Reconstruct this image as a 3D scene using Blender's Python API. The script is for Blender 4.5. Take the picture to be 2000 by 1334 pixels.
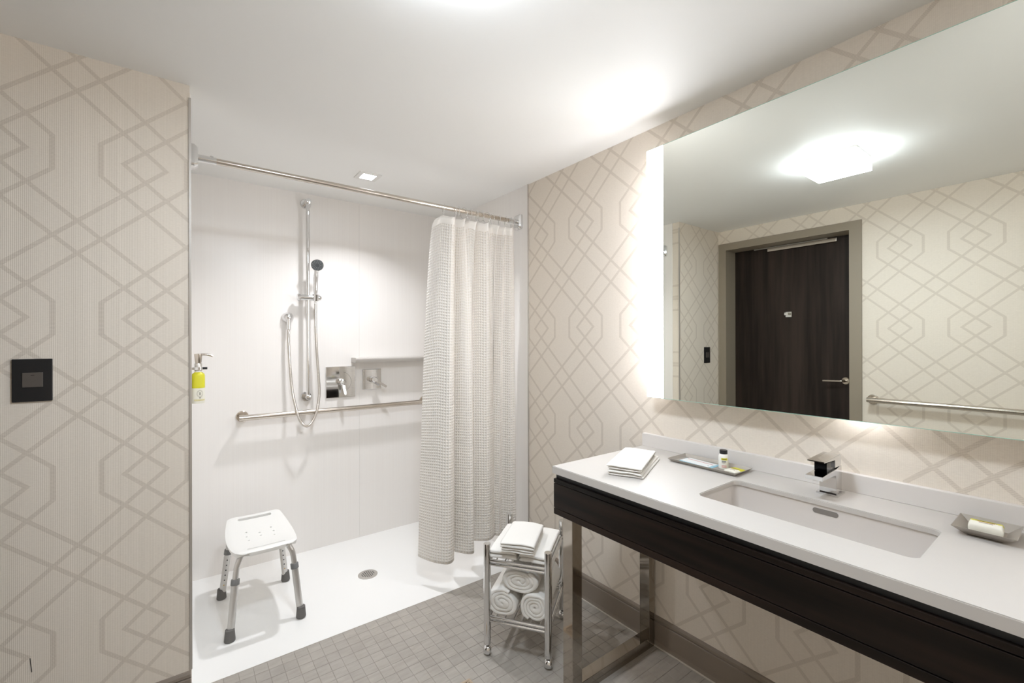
import bpy, bmesh, math, random
from mathutils import Vector, Matrix, noise
from mathutils.geometry import tessellate_polygon

for o in list(bpy.data.objects): bpy.data.objects.remove(o, do_unlink=True)
SC = bpy.context.scene
COL = SC.collection
random.seed(7)
PI = math.pi

# ------------------------------------------------------------------ camera
H = 1.33
cam_d = bpy.data.cameras.new('camera')
cam = bpy.data.objects.new('camera', cam_d); COL.objects.link(cam)
cam_d.sensor_fit = 'HORIZONTAL'; cam_d.sensor_width = 36.0
cam_d.lens = 36.0 * 865.9 / 2000.0
cam_d.clip_start = 0.02
YAW, ROLL = 0.64278, -0.0024
_f = Vector((math.sin(YAW), math.cos(YAW), 0)); _r = Vector((math.cos(YAW), -math.sin(YAW), 0))
_r2 = _r * math.cos(ROLL) + Vector((0, 0, 1)) * math.sin(ROLL); _u2 = _r2.cross(_f)
cam.matrix_world = Matrix(((_r2.x, _u2.x, -_f.x, 0), (_r2.y, _u2.y, -_f.y, 0), (_r2.z, _u2.z, -_f.z, H), (0, 0, 0, 1)))
SC.camera = cam

# ------------------------------------------------------------------ world, exposure, light strengths
world = bpy.data.worlds.new('world'); SC.world = world; world.use_nodes = True
world.node_tree.nodes['Background'].inputs[0].default_value = (1, 0.97, 0.93, 1)
world.node_tree.nodes['Background'].inputs[1].default_value = 0.0
SC.view_settings.view_transform = 'Standard'; SC.view_settings.look = 'None'
SC.view_settings.gamma = 1.0; SC.view_settings.use_curve_mapping = False
SC.view_settings.exposure = 1.06
SC.cycles.use_denoising = True
SC.cycles.sample_clamp_indirect = 6.0
SC.cycles.max_bounces = 9; SC.cycles.diffuse_bounces = 6; SC.cycles.glossy_bounces = 6
SC.cycles.use_adaptive_sampling = True; SC.cycles.adaptive_threshold = 0.05
E_CEIL, E_SHOWER, P_SHOWER, E_STRIP, E_GLOW = 58.0, 14.0, 3.9, 11.0, 14.0

# ------------------------------------------------------------------ room dimensions (metres, camera stands at x=0, y=0)
XV, XW, YL, YB, YF, CZ = 1.675, -0.56, 2.011, 3.04, -1.15, 2.272
XS = 0.034          # shower side of the partition
XM = 1.595          # mirror face
CT = 0.864          # counter top height
PAN = 2.092         # shower pan edge

# ------------------------------------------------------------------ materials
def lin(c):
    return tuple(((v/255)/12.92 if v/255 <= .04045 else ((v/255+.055)/1.055)**2.4) for v in c) + (1,)
class N:
    def __init__(s, name):
        s.m = bpy.data.materials.new(name); s.m.use_nodes = True; s.t = s.m.node_tree
        s.b = s.t.nodes['Principled BSDF']; s.o = s.t.nodes['Material Output']
    def n(s, typ, **kw):
        x = s.t.nodes.new(typ)
        for k, v in kw.items(): setattr(x, k, v)
        return x
    def l(s, a, b): s.t.links.new(a, b)
    def math(s, op, a, b=None, c=None, clamp=False):
        x = s.n('ShaderNodeMath', operation=op, use_clamp=clamp)
        for i, v in enumerate((a, b, c)):
            if v is None: continue
            if isinstance(v, (int, float)): x.inputs[i].default_value = v
            else: s.l(v, x.inputs[i])
        return x.outputs[0]
    def mix(s, f, a, b):
        x = s.n('ShaderNodeMix', data_type='RGBA')
        for i, v in ((0, f), (6, a), (7, b)):
            if isinstance(v, (int, float)): x.inputs[i].default_value = v
            elif isinstance(v, tuple): x.inputs[i].default_value = v
            else: s.l(v, x.inputs[i])
        return x.outputs[2]
    def noise(s, scale, detail=3, vec=None, stretch=None):
        x = s.n('ShaderNodeTexNoise'); x.inputs['Scale'].default_value = scale; x.inputs['Detail'].default_value = detail
        if vec is None: vec = s.n('ShaderNodeTexCoord').outputs['Object']
        if stretch:
            mp = s.n('ShaderNodeMapping'); mp.inputs['Scale'].default_value = stretch; s.l(vec, mp.inputs[0]); vec = mp.outputs[0]
        s.l(vec, x.inputs['Vector']); return x.outputs['Fac']
    def bump(s, h, strength, dist):
        x = s.n('ShaderNodeBump'); x.inputs['Strength'].default_value = strength; x.inputs['Distance'].default_value = dist
        s.l(h, x.inputs['Height']); s.l(x.outputs[0], s.b.inputs['Normal'])
def pbr(name, col, rough=.5, metal=0., spec=.5, var=0., vscale=8, bump=0., bscale=200, bdist=.001, coat=0.):
    k = N(name); c = lin(col)
    k.b.inputs['Roughness'].default_value = rough; k.b.inputs['Metallic'].default_value = metal
    k.b.inputs['Specular IOR Level'].default_value = spec; k.b.inputs['Coat Weight'].default_value = coat
    k.b.inputs['Base Color'].default_value = c
    if var:
        d = tuple(v*(1-var) for v in c[:3]) + (1,)
        k.l(k.mix(k.noise(vscale, 4), d, c), k.b.inputs['Base Color'])
    if bump: k.bump(k.noise(bscale, 2), bump, bdist)
    return k.m
def emit(name, col, s):
    k = N(name); e = k.n('ShaderNodeEmission'); e.inputs[0].default_value = lin(col); e.inputs[1].default_value = s
    k.l(e.outputs[0], k.o.inputs[0]); return k.m

def wallpaper(name, axis, off, z0=1.41, V=.053):
    """trellis of hexagons and diamonds woven into a ribbed vinyl paper"""
    k = N(name); U = .0575
    sp = k.n('ShaderNodeSeparateXYZ'); k.l(k.n('ShaderNodeNewGeometry').outputs['Position'], sp.inputs[0])
    h, z = sp.outputs[axis], sp.outputs[2]
    a = k.math('PINGPONG', k.math('DIVIDE', k.math('SUBTRACT', h, off), U), 3.0)
    b = k.math('PINGPONG', k.math('DIVIDE', k.math('SUBTRACT', z, z0), V), 5.0)
    s, d = k.math('ADD', a, b), k.math('SUBTRACT', b, a)
    A = lambda v, q: k.math('MULTIPLY', k.math('ABSOLUTE', k.math('SUBTRACT', v, q)), .78)
    d5 = k.math('ADD', A(s, 3), k.math('MULTIPLY', k.math('GREATER_THAN', a, 2.12), 9.))
    d6 = k.math('ADD', k.math('ABSOLUTE', k.math('SUBTRACT', a, 2)), k.math('MULTIPLY', k.math('GREATER_THAN', b, 1.0), 9.))
    m = A(s, 1)
    for q in (A(d, 1), A(s, 7), A(d, 3), d5, d6): m = k.math('MINIMUM', m, q)
    mr = k.n('ShaderNodeMapRange', interpolation_type='SMOOTHSTEP'); k.l(m, mr.inputs[0])
    for i, v in ((1, .105), (2, .14), (3, 1.), (4, 0.)): mr.inputs[i].default_value = v
    line = mr.outputs[0]
    thr = k.math('SINE', k.math('MULTIPLY', z, 2*PI/.0044))
    line2 = k.math('MULTIPLY', line, k.math('MULTIPLY_ADD', thr, .36, .7))
    rib = k.math('SINE', k.math('MULTIPLY', h, 2*PI/.0042))
    fine = k.noise(90, 3, k.n('ShaderNodeNewGeometry').outputs['Position'], (1, 1, 3))
    base = k.mix(fine, lin((224, 214, 201)), lin((237, 228, 215)))
    base = k.mix(k.math('MULTIPLY_ADD', rib, .06, .06), base, lin((198, 188, 174)))
    k.l(k.mix(line2, base, lin((206, 195, 181))), k.b.inputs['Base Color'])
    k.b.inputs['Roughness'].default_value = .55; k.b.inputs['Specular IOR Level'].default_value = .3
    k.bump(k.math('ADD', k.math('MULTIPLY', rib, .5), k.math('ADD', fine, k.math('MULTIPLY', line2, .4))), .25, .0006)
    return k.m
def woodmat(name, c1, c2, axis, rough=.38):
    k = N(name); st = [26, 26, 26]; st[axis] = 1.6
    g = k.noise(1.0, 6, k.n('ShaderNodeNewGeometry').outputs['Position'], tuple(st))
    g2 = k.noise(.22, 3, k.n('ShaderNodeNewGeometry').outputs['Position'], tuple(st))
    f = k.math('MULTIPLY_ADD', k.math('SUBTRACT', k.math('ADD', g, k.math('MULTIPLY', g2, .8)), .9), 2.6, .5, clamp=True)
    k.l(k.mix(f, lin(c1), lin(c2)), k.b.inputs['Base Color']); k.b.inputs['Roughness'].default_value = rough; k.b.inputs['Specular IOR Level'].default_value = .22
    k.bump(g, .08, .0006); return k.m
def panelmat(name, c1, c2, axis):
    k = N(name); st = [3, 3, 3]; st[axis] = 170; st[2] = .8
    g = k.noise(1.0, 4, k.n('ShaderNodeNewGeometry').outputs['Position'], tuple(st))
    k.l(k.mix(k.math('MULTIPLY_ADD', k.math('SUBTRACT', g, .5), 1.6, .5, clamp=True), lin(c1), lin(c2)), k.b.inputs['Base Color'])
    k.b.inputs['Roughness'].default_value = .28; k.bump(g, .06, .0004); return k.m
def tilemat(name):
    k = N(name); P = k.n('ShaderNodeNewGeometry').outputs['Position']
    rnd = k.n('ShaderNodeObjectInfo').outputs['Random']
    g = k.noise(1, 5, P, (14, 60, 14)); g2 = k.noise(5, 3, P)
    f = k.math('MULTIPLY_ADD', k.math('SUBTRACT', g, .5), 1.6, k.math('MULTIPLY_ADD', k.math('SUBTRACT', g2, .5), 1.2, .5), clamp=True)
    c = k.mix(f, lin((158, 151, 142)), lin((179, 173, 164)))
    k.l(k.mix(k.math('MULTIPLY', rnd, .25), c, lin((140, 134, 127))), k.b.inputs['Base Color'])
    k.b.inputs['Roughness'].default_value = .42; k.bump(g, .15, .0008); return k.m
def wafflemat(name):
    k = N(name); uv = k.n('ShaderNodeTexCoord').outputs['UV']
    sp = k.n('ShaderNodeSeparateXYZ'); k.l(uv, sp.inputs[0]); p = .0155
    wu = k.math('ABSOLUTE', k.math('SINE', k.math('MULTIPLY', sp.outputs[0], PI/p)))
    wv = k.math('ABSOLUTE', k.math('SINE', k.math('MULTIPLY', sp.outputs[1], PI/p)))
    cell = k.math('MULTIPLY', wu, wv)
    plain = k.math('GREATER_THAN', sp.outputs[1], 1.825); hem = k.math('LESS_THAN', sp.outputs[1], .045)
    cell = k.math('MULTIPLY', cell, k.math('SUBTRACT', 1.0, k.math('MINIMUM', 1.0, plain)))
    k.l(k.mix(cell, lin((253, 250, 245)), lin((244, 238, 228))), k.b.inputs['Base Color'])
    k.b.inputs['Roughness'].default_value = .8; k.b.inputs['Specular IOR Level'].default_value = .2
    k.bump(k.math('SUBTRACT', 1.0, cell), .9, .0035)
    tr = k.n('ShaderNodeBsdfTranslucent'); tr.inputs[0].default_value = lin((238, 228, 212))
    mx = k.n('ShaderNodeMixShader'); mx.inputs[0].default_value = .14
    k.l(k.b.outputs[0], mx.inputs[1]); k.l(tr.outputs[0], mx.inputs[2]); k.l(mx.outputs[0], k.o.inputs[0]); return k.m

M = {}
M['paint'] = pbr('ceiling_paint', (243, 243, 241), .6, spec=.3, bump=.05, bscale=300)
M['wp_l'] = wallpaper('wallpaper_left', 0, -.0955)
M['wp_v'] = wallpaper('wallpaper_vanity', 1, 1.608, 1.4045, .0534)
M['wp_d'] = wallpaper('wallpaper_entry', 1, .797)
M['wp_f'] = wallpaper('wallpaper_front', 0, .2)
M['panel_x'] = panelmat('shower_panel_back', (238, 234, 230), (242, 239, 235), 0)
M['panel_y'] = panelmat('shower_panel_side', (238, 234, 230), (242, 239, 235), 1)
M['pan'] = pbr('pan_acrylic', (241, 240, 237), .35, bump=.04, bscale=400)
M['solid'] = pbr('white_solid_surface', (197, 192, 186), .5, var=.02, vscale=60)
M['ceramic'] = pbr('sink_ceramic', (216, 210, 204), .08, coat=.4)
M['grout'] = pbr('grout', (158, 150, 139), .9, var=.15, vscale=30, bump=.2)
M['tile'] = tilemat('floor_tile')
M['base'] = pbr('vinyl_baseboard', (140, 128, 116), .45, var=.06)
M['caulk'] = pbr('caulk', (205, 198, 188), .5)
M['chrome'] = pbr('polished_chrome', (226, 226, 226), .045, 1.)
M['nickel'] = pbr('brushed_nickel', (206, 198, 188), .2, 1., bump=.03, bscale=900)
M['steel'] = pbr('satin_steel', (200, 196, 190), .35, .75, bump=.05, bscale=700)
M['smoke'] = pbr('polished_dark_chrome', (172, 164, 154), .07, 1.)
M['alu'] = pbr('anodised_aluminium', (205, 203, 200), .34, .9, bump=.04, bscale=600)
M['blackplas'] = pbr('black_plastic', (24, 24, 26), .4)
M['greypaddle'] = pbr('grey_paddle', (98, 92, 87), .35, .3)
M['rubber'] = pbr('grey_rubber', (102, 100, 97), .75, bump=.1)
M['collar'] = pbr('grey_collar', (120, 120, 119), .5)
M['plastic'] = pbr('white_plastic', (232, 231, 227), .38)
M['wood'] = woodmat('dark_wenge_wood', (13, 8, 5), (42, 30, 23), 1)
M['doorwood'] = woodmat('dark_door_wood', (30, 22, 18), (54, 44, 38), 2, .5)
M['jamb'] = pbr('taupe_door_frame', (148, 137, 121), .5, var=.02)
M['mirror'] = pbr('silvered_mirror', (230, 232, 225), .0, 1.)
M['glassedge'] = pbr('green_glass_edge', (160, 200, 185), .15)
M['strip'] = emit('frosted_light_band', (250, 251, 255), E_STRIP)
M['glow'] = emit('led_tape', (250, 250, 255), E_GLOW)
M['lamp'] = emit('lamp_diffuser', (230, 242, 255), E_CEIL)
M['lampside'] = emit('lamp_diffuser_side', (236, 245, 255), E_CEIL*.27)
M['downlight'] = emit('downlight_lens', (246, 248, 255), E_SHOWER)
M['curtain'] = wafflemat('waffle_cloth')
M['terry'] = pbr('white_terry', (240, 237, 231), .95, spec=.1, var=.05, vscale=300, bump=.7, bscale=650, bdist=.002)
M['showerface'] = pbr('grey_spray_face', (74, 78, 80), .45)
M['nozzle'] = pbr('pale_nozzles', (196, 200, 200), .5)
M['hose'] = None
M['yellow'] = pbr('lime_label', (214, 208, 44), .4)
M['cream'] = pbr('cream_label', (238, 235, 222), .45)
M['lotion'] = pbr('white_bottle', (242, 240, 233), .3)
M['ink'] = pbr('grey_print', (120, 116, 108), .6)
M['crest'] = pbr('crest_print', (178, 174, 160), .6)
M['dark_ink'] = pbr('dark_print', (60, 58, 56), .6)
M['red_ink'] = pbr('red_print', (214, 138, 130), .6)
M['blue'] = pbr('blue_print', (150, 198, 216), .5)
M['paper'] = pbr('card', (238, 240, 240), .5)
M['tray'] = pbr('brushed_tray', (186, 180, 172), .36, .7, bump=.03, bscale=800)
M['brass'] = pbr('brass_button', (198, 168, 112), .4, .6)
M['slot'] = pbr('drain_slot_black', (16, 14, 13), .8)
M['champagne'] = pbr('drain_bronze', (196, 180, 160), .35, .8)
def hosemat():
    k = N('ribbed_hose'); sp = k.n('ShaderNodeSeparateXYZ'); k.l(k.n('ShaderNodeTexCoord').outputs['UV'], sp.inputs[0])
    w = k.math('SINE', k.math('MULTIPLY', sp.outputs[0], 2*PI/.004))
    k.b.inputs['Metallic'].default_value = 1; k.b.inputs['Roughness'].default_value = .22; k.b.inputs['Base Color'].default_value = lin((208, 202, 194))
    k.bump(w, .5, .001); return k.m
M['hose'] = hosemat()

# ------------------------------------------------------------------ object helpers
ORG = {}
def link(name, verts, faces, mat, parent=None, smooth=False, uvs=None, mats=None, fmat=None):
    lo = [min(v[i] for v in verts) for i in range(3)]; hi = [max(v[i] for v in verts) for i in range(3)]
    c = Vector(((lo[0]+hi[0])/2, (lo[1]+hi[1])/2, lo[2]))
    me = bpy.data.meshes.new(name); me.from_pydata([Vector(v)-c for v in verts], [], faces)
    bm = bmesh.new(); bm.from_mesh(me); bmesh.ops.recalc_face_normals(bm, faces=bm.faces); bm.to_mesh(me); bm.free()
    return finish(name, me, c, mat, parent, smooth, mats, fmat)
def finish(name, me, c, mat, parent, smooth, mats=None, fmat=None):
    for m_ in (mats or [mat]): me.materials.append(m_)
    if fmat:
        for p, i in zip(me.polygons, fmat): p.material_index = i
    if smooth:
        for p in me.polygons: p.use_smooth = True
    o = bpy.data.objects.new(name, me); COL.objects.link(o); o.location = c; ORG[o] = Vector(c)
    if parent: adopt(o, parent)
    return o
def adopt(o, p):
    o.parent = p; o.matrix_parent_inverse = Matrix.Translation(-ORG[p])
def auto(o, ang=40):
    me = o.data
    for p in me.polygons: p.use_smooth = True
    bm = bmesh.new(); bm.from_mesh(me)
    for e in bm.edges:
        e.smooth = not (len(e.link_faces) == 2 and e.calc_face_angle(0) > math.radians(ang))
    bm.to_mesh(me); bm.free(); return o
def thing(name, loc, label, cat, group=None):
    o = bpy.data.objects.new(name, None); COL.objects.link(o); o.location = loc; o.empty_display_size = .05
    ORG[o] = Vector(loc); return tag(o, label, cat, group)
def tag(o, label, cat, group=None):
    o['label'] = label; o['category'] = cat
    if group: o['group'] = group
    return o
def struct(o): o['kind'] = 'structure'; return o
BOXF = [(0, 1, 3, 2), (4, 6, 7, 5), (0, 4, 5, 1), (2, 3, 7, 6), (0, 2, 6, 4), (1, 5, 7, 3)]
def boxgeo(lo, hi): return [(x, y, z) for x in (lo[0], hi[0]) for y in (lo[1], hi[1]) for z in (lo[2], hi[2])], BOXF
def box(name, lo, hi, mat, parent=None, bev=0., seg=2, xf=None):
    bm = bmesh.new()
    vs = [bm.verts.new(v) for v in boxgeo(lo, hi)[0]]
    for f in BOXF: bm.faces.new([vs[i] for i in f])
    bmesh.ops.recalc_face_normals(bm, faces=bm.faces)
    if bev: bmesh.ops.bevel(bm, geom=list(bm.edges), offset=bev, segments=seg, affect='EDGES', profile=.5)
    return frombm(name, bm, mat, parent, xf, 0)
def frombm(name, bm, mat, parent=None, xf=None, ang=40):
    if xf:
        for v in bm.verts: v.co = Vector(xf(v.co))
    lo = [min(v.co[i] for v in bm.verts) for i in range(3)]; hi = [max(v.co[i] for v in bm.verts) for i in range(3)]
    c = Vector(((lo[0]+hi[0])/2, (lo[1]+hi[1])/2, lo[2]))
    for v in bm.verts: v.co -= c
    me = bpy.data.meshes.new(name); bm.to_mesh(me); bm.free()
    o = finish(name, me, c, mat, parent, False)
    return auto(o, ang) if ang else o
def catmull(pts, n=8, closed=False):
    P = [Vector(p) for p in pts]; out = []
    rng = range(len(P)) if closed else range(len(P)-1)
    for i in rng:
        g = (lambda j: P[j % len(P)]) if closed else (lambda j: P[max(0, min(len(P)-1, j))])
        p0, p1, p2, p3 = g(i-1), g(i), g(i+1), g(i+2)
        for k in range(n):
            t = k/n
            out.append(.5*((2*p1)+(p2-p0)*t+(2*p0-5*p1+4*p2-p3)*t*t+(3*p1-p0-3*p2+p3)*t**3))
    if not closed: out.append(P[-1])
    return out
def tubegeo(pts, rad, seg=14, closed=False):
    P = [Vector(p) for p in pts]; n = len(P); vs, fs, us = [], [], []
    rs = rad if isinstance(rad, (list, tuple)) else [rad]*n
    T = []
    for i in range(n):
        a = P[(i-1) % n] if closed or i else P[0]; b = P[(i+1) % n] if closed or i < n-1 else P[-1]
        T.append((b-a).normalized())
    ref = Vector((0, 0, 1)) if abs(T[0].z) < .9 else Vector((1, 0, 0))
    nr = (ref-T[0]*ref.dot(T[0])).normalized(); L = 0
    for i in range(n):
        if i: nr = (nr-T[i]*nr.dot(T[i])).normalized(); L += (P[i]-P[i-1]).length
        bn = T[i].cross(nr)
        for k in range(seg):
            a = 2*PI*k/seg; vs.append(P[i]+(nr*math.cos(a)+bn*math.sin(a))*rs[i]); us.append((L, k/seg))
    for i in range(n if closed else n-1):
        for k in range(seg):
            j = (i+1) % n
            fs.append((i*seg+k, i*seg+(k+1) % seg, j*seg+(k+1) % seg, j*seg+k))
    if not closed: fs.append(tuple(range(seg))[::-1]); fs.append(tuple((n-1)*seg+k for k in range(seg)))
    return vs, fs, us
def tube(name, pts, rad, mat, parent=None, seg=14, closed=False, uv=False):
    vs, fs, us = tubegeo(pts, rad, seg, closed)
    o = link(name, vs, fs, mat, parent)
    if uv:
        ul = o.data.uv_layers.new(name='UVMap')
        for lp in o.data.loops: ul.data[lp.index].uv = us[lp.vertex_index]
    return auto(o, 50)
def lathegeo(prof, c, axis=(0, 0, 1), seg=28):
    ax = Vector(axis).normalized(); ref = Vector((0, 0, 1)) if abs(ax.z) < .9 else Vector((1, 0, 0))
    e1 = (ref-ax*ref.dot(ax)).normalized(); e2 = ax.cross(e1); c = Vector(c); vs, fs = [], []
    for r, h in prof:
        for k in range(seg):
            a = 2*PI*k/seg; vs.append(c+ax*h+(e1*math.cos(a)+e2*math.sin(a))*max(r, 1e-5))
    for i in range(len(prof)-1):
        for k in range(seg): fs.append((i*seg+k, i*seg+(k+1) % seg, (i+1)*seg+(k+1) % seg, (i+1)*seg+k))
    fs.append(tuple(range(seg))[::-1]); fs.append(tuple((len(prof)-1)*seg+k for k in range(seg)))
    return vs, fs
def lathe(name, prof, c, mat, parent=None, axis=(0, 0, 1), seg=28, ang=35):
    return auto(link(name, *lathegeo(prof, c, axis, seg), mat, parent), ang)
def join(geos):
    vs, fs = [], []
    for g in geos:
        b = len(vs); vs += [tuple(v) for v in g[0]]; fs += [tuple(i+b for i in f) for f in g[1]]
    return vs, fs
def rrect(x0, x1, y0, y1, r, n=6):
    out = []
    for cx, cy, a0 in ((x1-r, y1-r, 0), (x0+r, y1-r, PI/2), (x0+r, y0+r, PI), (x1-r, y0+r, 1.5*PI)):
        for k in range(n+1): a = a0+PI/2*k/n; out.append((cx+r*math.cos(a), cy+r*math.sin(a)))
    return out
def slabgeo(outer, holes, z0, z1):
    loops = [outer]+holes; allp = [p for l in loops for p in l]; n = len(allp)
    tris = tessellate_polygon([[Vector((p[0], p[1], 0)) for p in l] for l in loops])
    vs = [(p[0], p[1], z1) for p in allp]+[(p[0], p[1], z0) for p in allp]
    fs = [tuple(t) for t in tris]+[tuple(i+n for i in t) for t in tris]; b = 0
    for l in loops:
        m = len(l)
        for i in range(m): fs.append((b+i, b+(i+1) % m, n+b+(i+1) % m, n+b+i))
        b += m
    return vs, fs

# ------------------------------------------------------------------ structure: room shell
T = .12
floor = struct(box('floor', (XW-.4, YF-T, -.12), (XV+T, PAN, -.0013), M['grout']))
LX0, LX1, LY0, LY1 = .82, .892, 2.466, 2.546      # downlight aperture
ceiling = struct(link('ceiling', *slabgeo([(XW-.4, YF-T), (XV+T, YF-T), (XV+T, YB+T), (XW-.4, YB+T)], [[(LX0, LY0), (LX1, LY0), (LX1, LY1), (LX0, LY1)]], CZ, CZ+.1), M['paint']))
struct(box('wall_left', (XW, YL, -.02), (XS-.004, YB, CZ), M['wp_l']))
struct(box('wall_right', (XV, YF-T, -.02), (XV+T, YB+T, CZ), M['wp_v']))
struct(box('wall_front', (XW-.4, YF-T, -.02), (XV, YF, CZ), M['wp_f']))
wb = struct(box('wall_back', (XW-.4, YB+.008, -.1), (XV, YB+T, CZ), M['caulk']))
# entry wall with its door opening
FY0, FY1, FZ = .995, 2.001, 2.162          # outside of the door frame
IY0, IY1, IZ = 1.066, 1.938, 2.103         # clear opening
g = join([boxgeo((XW-.2, YF, -.02), (XW, FY0+.02, CZ)), boxgeo((XW-.2, FY0+.02, FZ-.02), (XW, YL, CZ)),
          boxgeo((XW-.2, FY1-.02, -.02), (XW, YL, FZ-.02))])
struct(link('wall_entry', *g, M['wp_d']))
# shower wall panels with their joints
for x0, x1 in ((XS, .9772), (.9779, XV-.006)):
    box('panel', (x0, YB, 0), (x1, YB+.008, CZ), M['panel_x'], wb)
struct(box('wall_shower_left', (XS-.004, YL+.06, 0), (XS, YB, CZ), M['panel_y']))
struct(box('wall_shower_right', (XV-.006, YL+.06, 0), (XV, YB, CZ), M['panel_y']))
struct(box('trim_1', (XS-.008, YL-.003, .13), (XS+.0005, YL+.006, CZ-.045), M['steel'], bev=.001))
struct(box('trim_2', (XV-.008, YL+.056, .0), (XV, YL+.0605, CZ), M['steel'], bev=.001))
# baseboards: coved vinyl strips with a thin bead of caulk
def baseboard(name, p0, p1, nrm):
    p0, p1, nrm = Vector(p0), Vector(p1), Vector(nrm)
    prof = [(0, 0), (.016, 0), (.013, .01), (.0115, .02), (.0115, .09), (.0115, .101), (.006, .104), (.010, .108), (.0095, .118), (.005, .125), (0, .127)]
    vs, fs = [], []
    for p in (p0, p1):
        for d, z in prof: vs.append(p+nrm*d+Vector((0, 0, z)))
    n = len(prof)
    for i in range(n-1): fs.append((i, i+1, n+i+1, n+i))
    fs += [tuple(range(n)), tuple(range(n, 2*n))]
    o = struct(link(name, vs, fs, M['base']))
    g = boxgeo((min(p0.x, p1.x, p0.x+nrm.x*.02, p1.x+nrm.x*.02), min(p0.y, p1.y, p0.y+nrm.y*.02), 0), (max(p0.x, p1.x, p0.x+nrm.x*.02), max(p0.y, p1.y, p0.y+nrm.y*.02), .004))
    link('caulk_bead', *g, M['caulk'], o); return o
baseboard('baseboard_left', (XW, YL, 0), (XS-.004, YL, 0), (0, -1, 0))
baseboard('baseboard_right', (XV, YF, 0), (XV, PAN-.03, 0), (-1, 0, 0))
baseboard('baseboard_entry', (XW, YF, 0), (XW, FY0, 0), (1, 0, 0))

# door in the entry wall (seen in the mirror)
DX = XW-.15
door = struct(box('door_1', (DX-.045, IY0-.012, .006), (DX, IY1+.012, IZ+.012), M['doorwood'], bev=.002))
fg = join([boxgeo((DX-.06, FY0, 0), (XW+.012, IY0, FZ)), boxgeo((DX-.06, IY1, 0), (XW+.012, FY1, FZ)), boxgeo((DX-.06, IY0, IZ), (XW+.012, IY1, FZ))])
link('door_frame', *fg, M['jamb'], door)
ly, lz = 1.133, 1.036
rose = lathe('lever_rose', [(0, 0), (.027, 0), (.027, .006), (.024, .009), (0, .009)], (DX, ly, lz), M['nickel'], door, (1, 0, 0))
tube('lever', catmull([(DX+.008, ly, lz), (DX+.035, ly, lz), (DX+.05, ly+.012, lz), (DX+.052, ly+.04, lz-.001), (DX+.052, ly+.128, lz-.004)], 5), .0085, M['nickel'], rose, 12)
cl = box('closer_body', (DX, 1.178, 2.062), (DX+.034, 1.66, 2.09), M['nickel'], door, .003)
box('closer_arm', (DX+.012, 1.24, 2.092), (DX+.024, 1.77, 2.099), M['steel'], cl, .001)
hk = thing('robe_hook', (DX, 1.511, 1.52), 'small square chrome robe hook on the dark wooden door', 'hook')
box('back_plate', (DX, 1.489, 1.520), (DX+.006, 1.533, 1.562), M['chrome'], hk, .001)
box('peg', (DX+.006, 1.503, 1.534), (DX+.034, 1.533, 1.556), M['chrome'], hk, .002)

# ------------------------------------------------------------------ floor tiles
TX, TY, GAP = .0508, .0545, .0013
X0 = .1345+.0508*.0
tme = bpy.data.meshes.new('tile')
hx, hy, b = (TX-GAP)/2, (TY-GAP)/2, .0009
tv = [(sx*hx, sy*hy, -.0013) for sx, sy in ((-1, -1), (1, -1), (1, 1), (-1, 1))]+[(sx*hx, sy*hy, -.0006) for sx, sy in ((-1, -1), (1, -1), (1, 1), (-1, 1))] \
    + [(sx*(hx-b), sy*(hy-b), 0) for sx, sy in ((-1, -1), (1, -1), (1, 1), (-1, 1))]
tf = [(8, 9, 10, 11)]+[(i, (i+1) % 4, 4+(i+1) % 4, 4+i) for i in range(4)]+[(4+i, 4+(i+1) % 4, 8+(i+1) % 4, 8+i) for i in range(4)]
tme.from_pydata(tv, [], tf); tme.materials.append(M['tile'])
DRX, DRY = (.806, .912), (1.398, 1.504)
def seen(x, y):
    d = Vector((x, y, -H)); z = d.dot(_f)
    if z <= .1: return None
    u, v = 1000+865.9*d.dot(_r2)/z, 667-865.9*d.dot(_u2)/z
    return (u, v, z)
cells = []; cutpieces = []
i0, i1 = math.floor((XW-X0)/TX), math.ceil((XV-X0)/TX)
for i in range(i0, i1+1):
    for j in range(0, 60):
        x, y = X0+(i+.5)*TX, PAN-.003-(j+.5)*TY
        if y < YF: continue
        if x-hx > XV-.012 or x+hx < XW+.012: continue
        if y+hy > YL-.012 and x-hx < XS-.01: 
            if x+hx < XS+.02: continue
        if DRX[0] < x+hx and x-hx < DRX[1] and DRY[0] < y+hy and y-hy < DRY[1]:
            xa, xb, ya, yb = x-hx, x+hx, y-hy, y+hy; xc, xd = max(xa, DRX[0]-.001), min(xb, DRX[1]+.001)
            for q in ((xa, xc, ya, yb), (xd, xb, ya, yb), (xc, xd, ya, DRY[0]-.001), (xc, xd, DRY[1]+.001, yb)):
                if q[1]-q[0] > .002 and q[3]-q[2] > .002: cutpieces.append(boxgeo((q[0], q[2], -.0013), (q[1], q[3], 0)))
            continue
        s = seen(x, y); score = 0
        if s and -30 < s[0] < 2030 and s[1] < 1360:
            score = 1/s[2]**3
            if s[0] > 1300 or (s[0] > 1090 and x > 1.16 and y < 1.15): score *= .3
        cells.append((score, x, y))
cells.sort(reverse=True)
for k, (s, x, y) in enumerate(cells[:300]):
    o = bpy.data.objects.new('tile', tme); COL.objects.link(o); o.location = (x, y, 0); adopt(o, floor)
    o.rotation_euler = (random.uniform(-.004, .004), random.uniform(-.004, .004), 0)
rest = join([([(v[0]+x, v[1]+y, v[2]) for v in tv], tf) for s, x, y in cells[300:]]+cutpieces)
o = link('tile_field', *rest, M['tile'], floor); o['kind'] = 'stuff'
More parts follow.
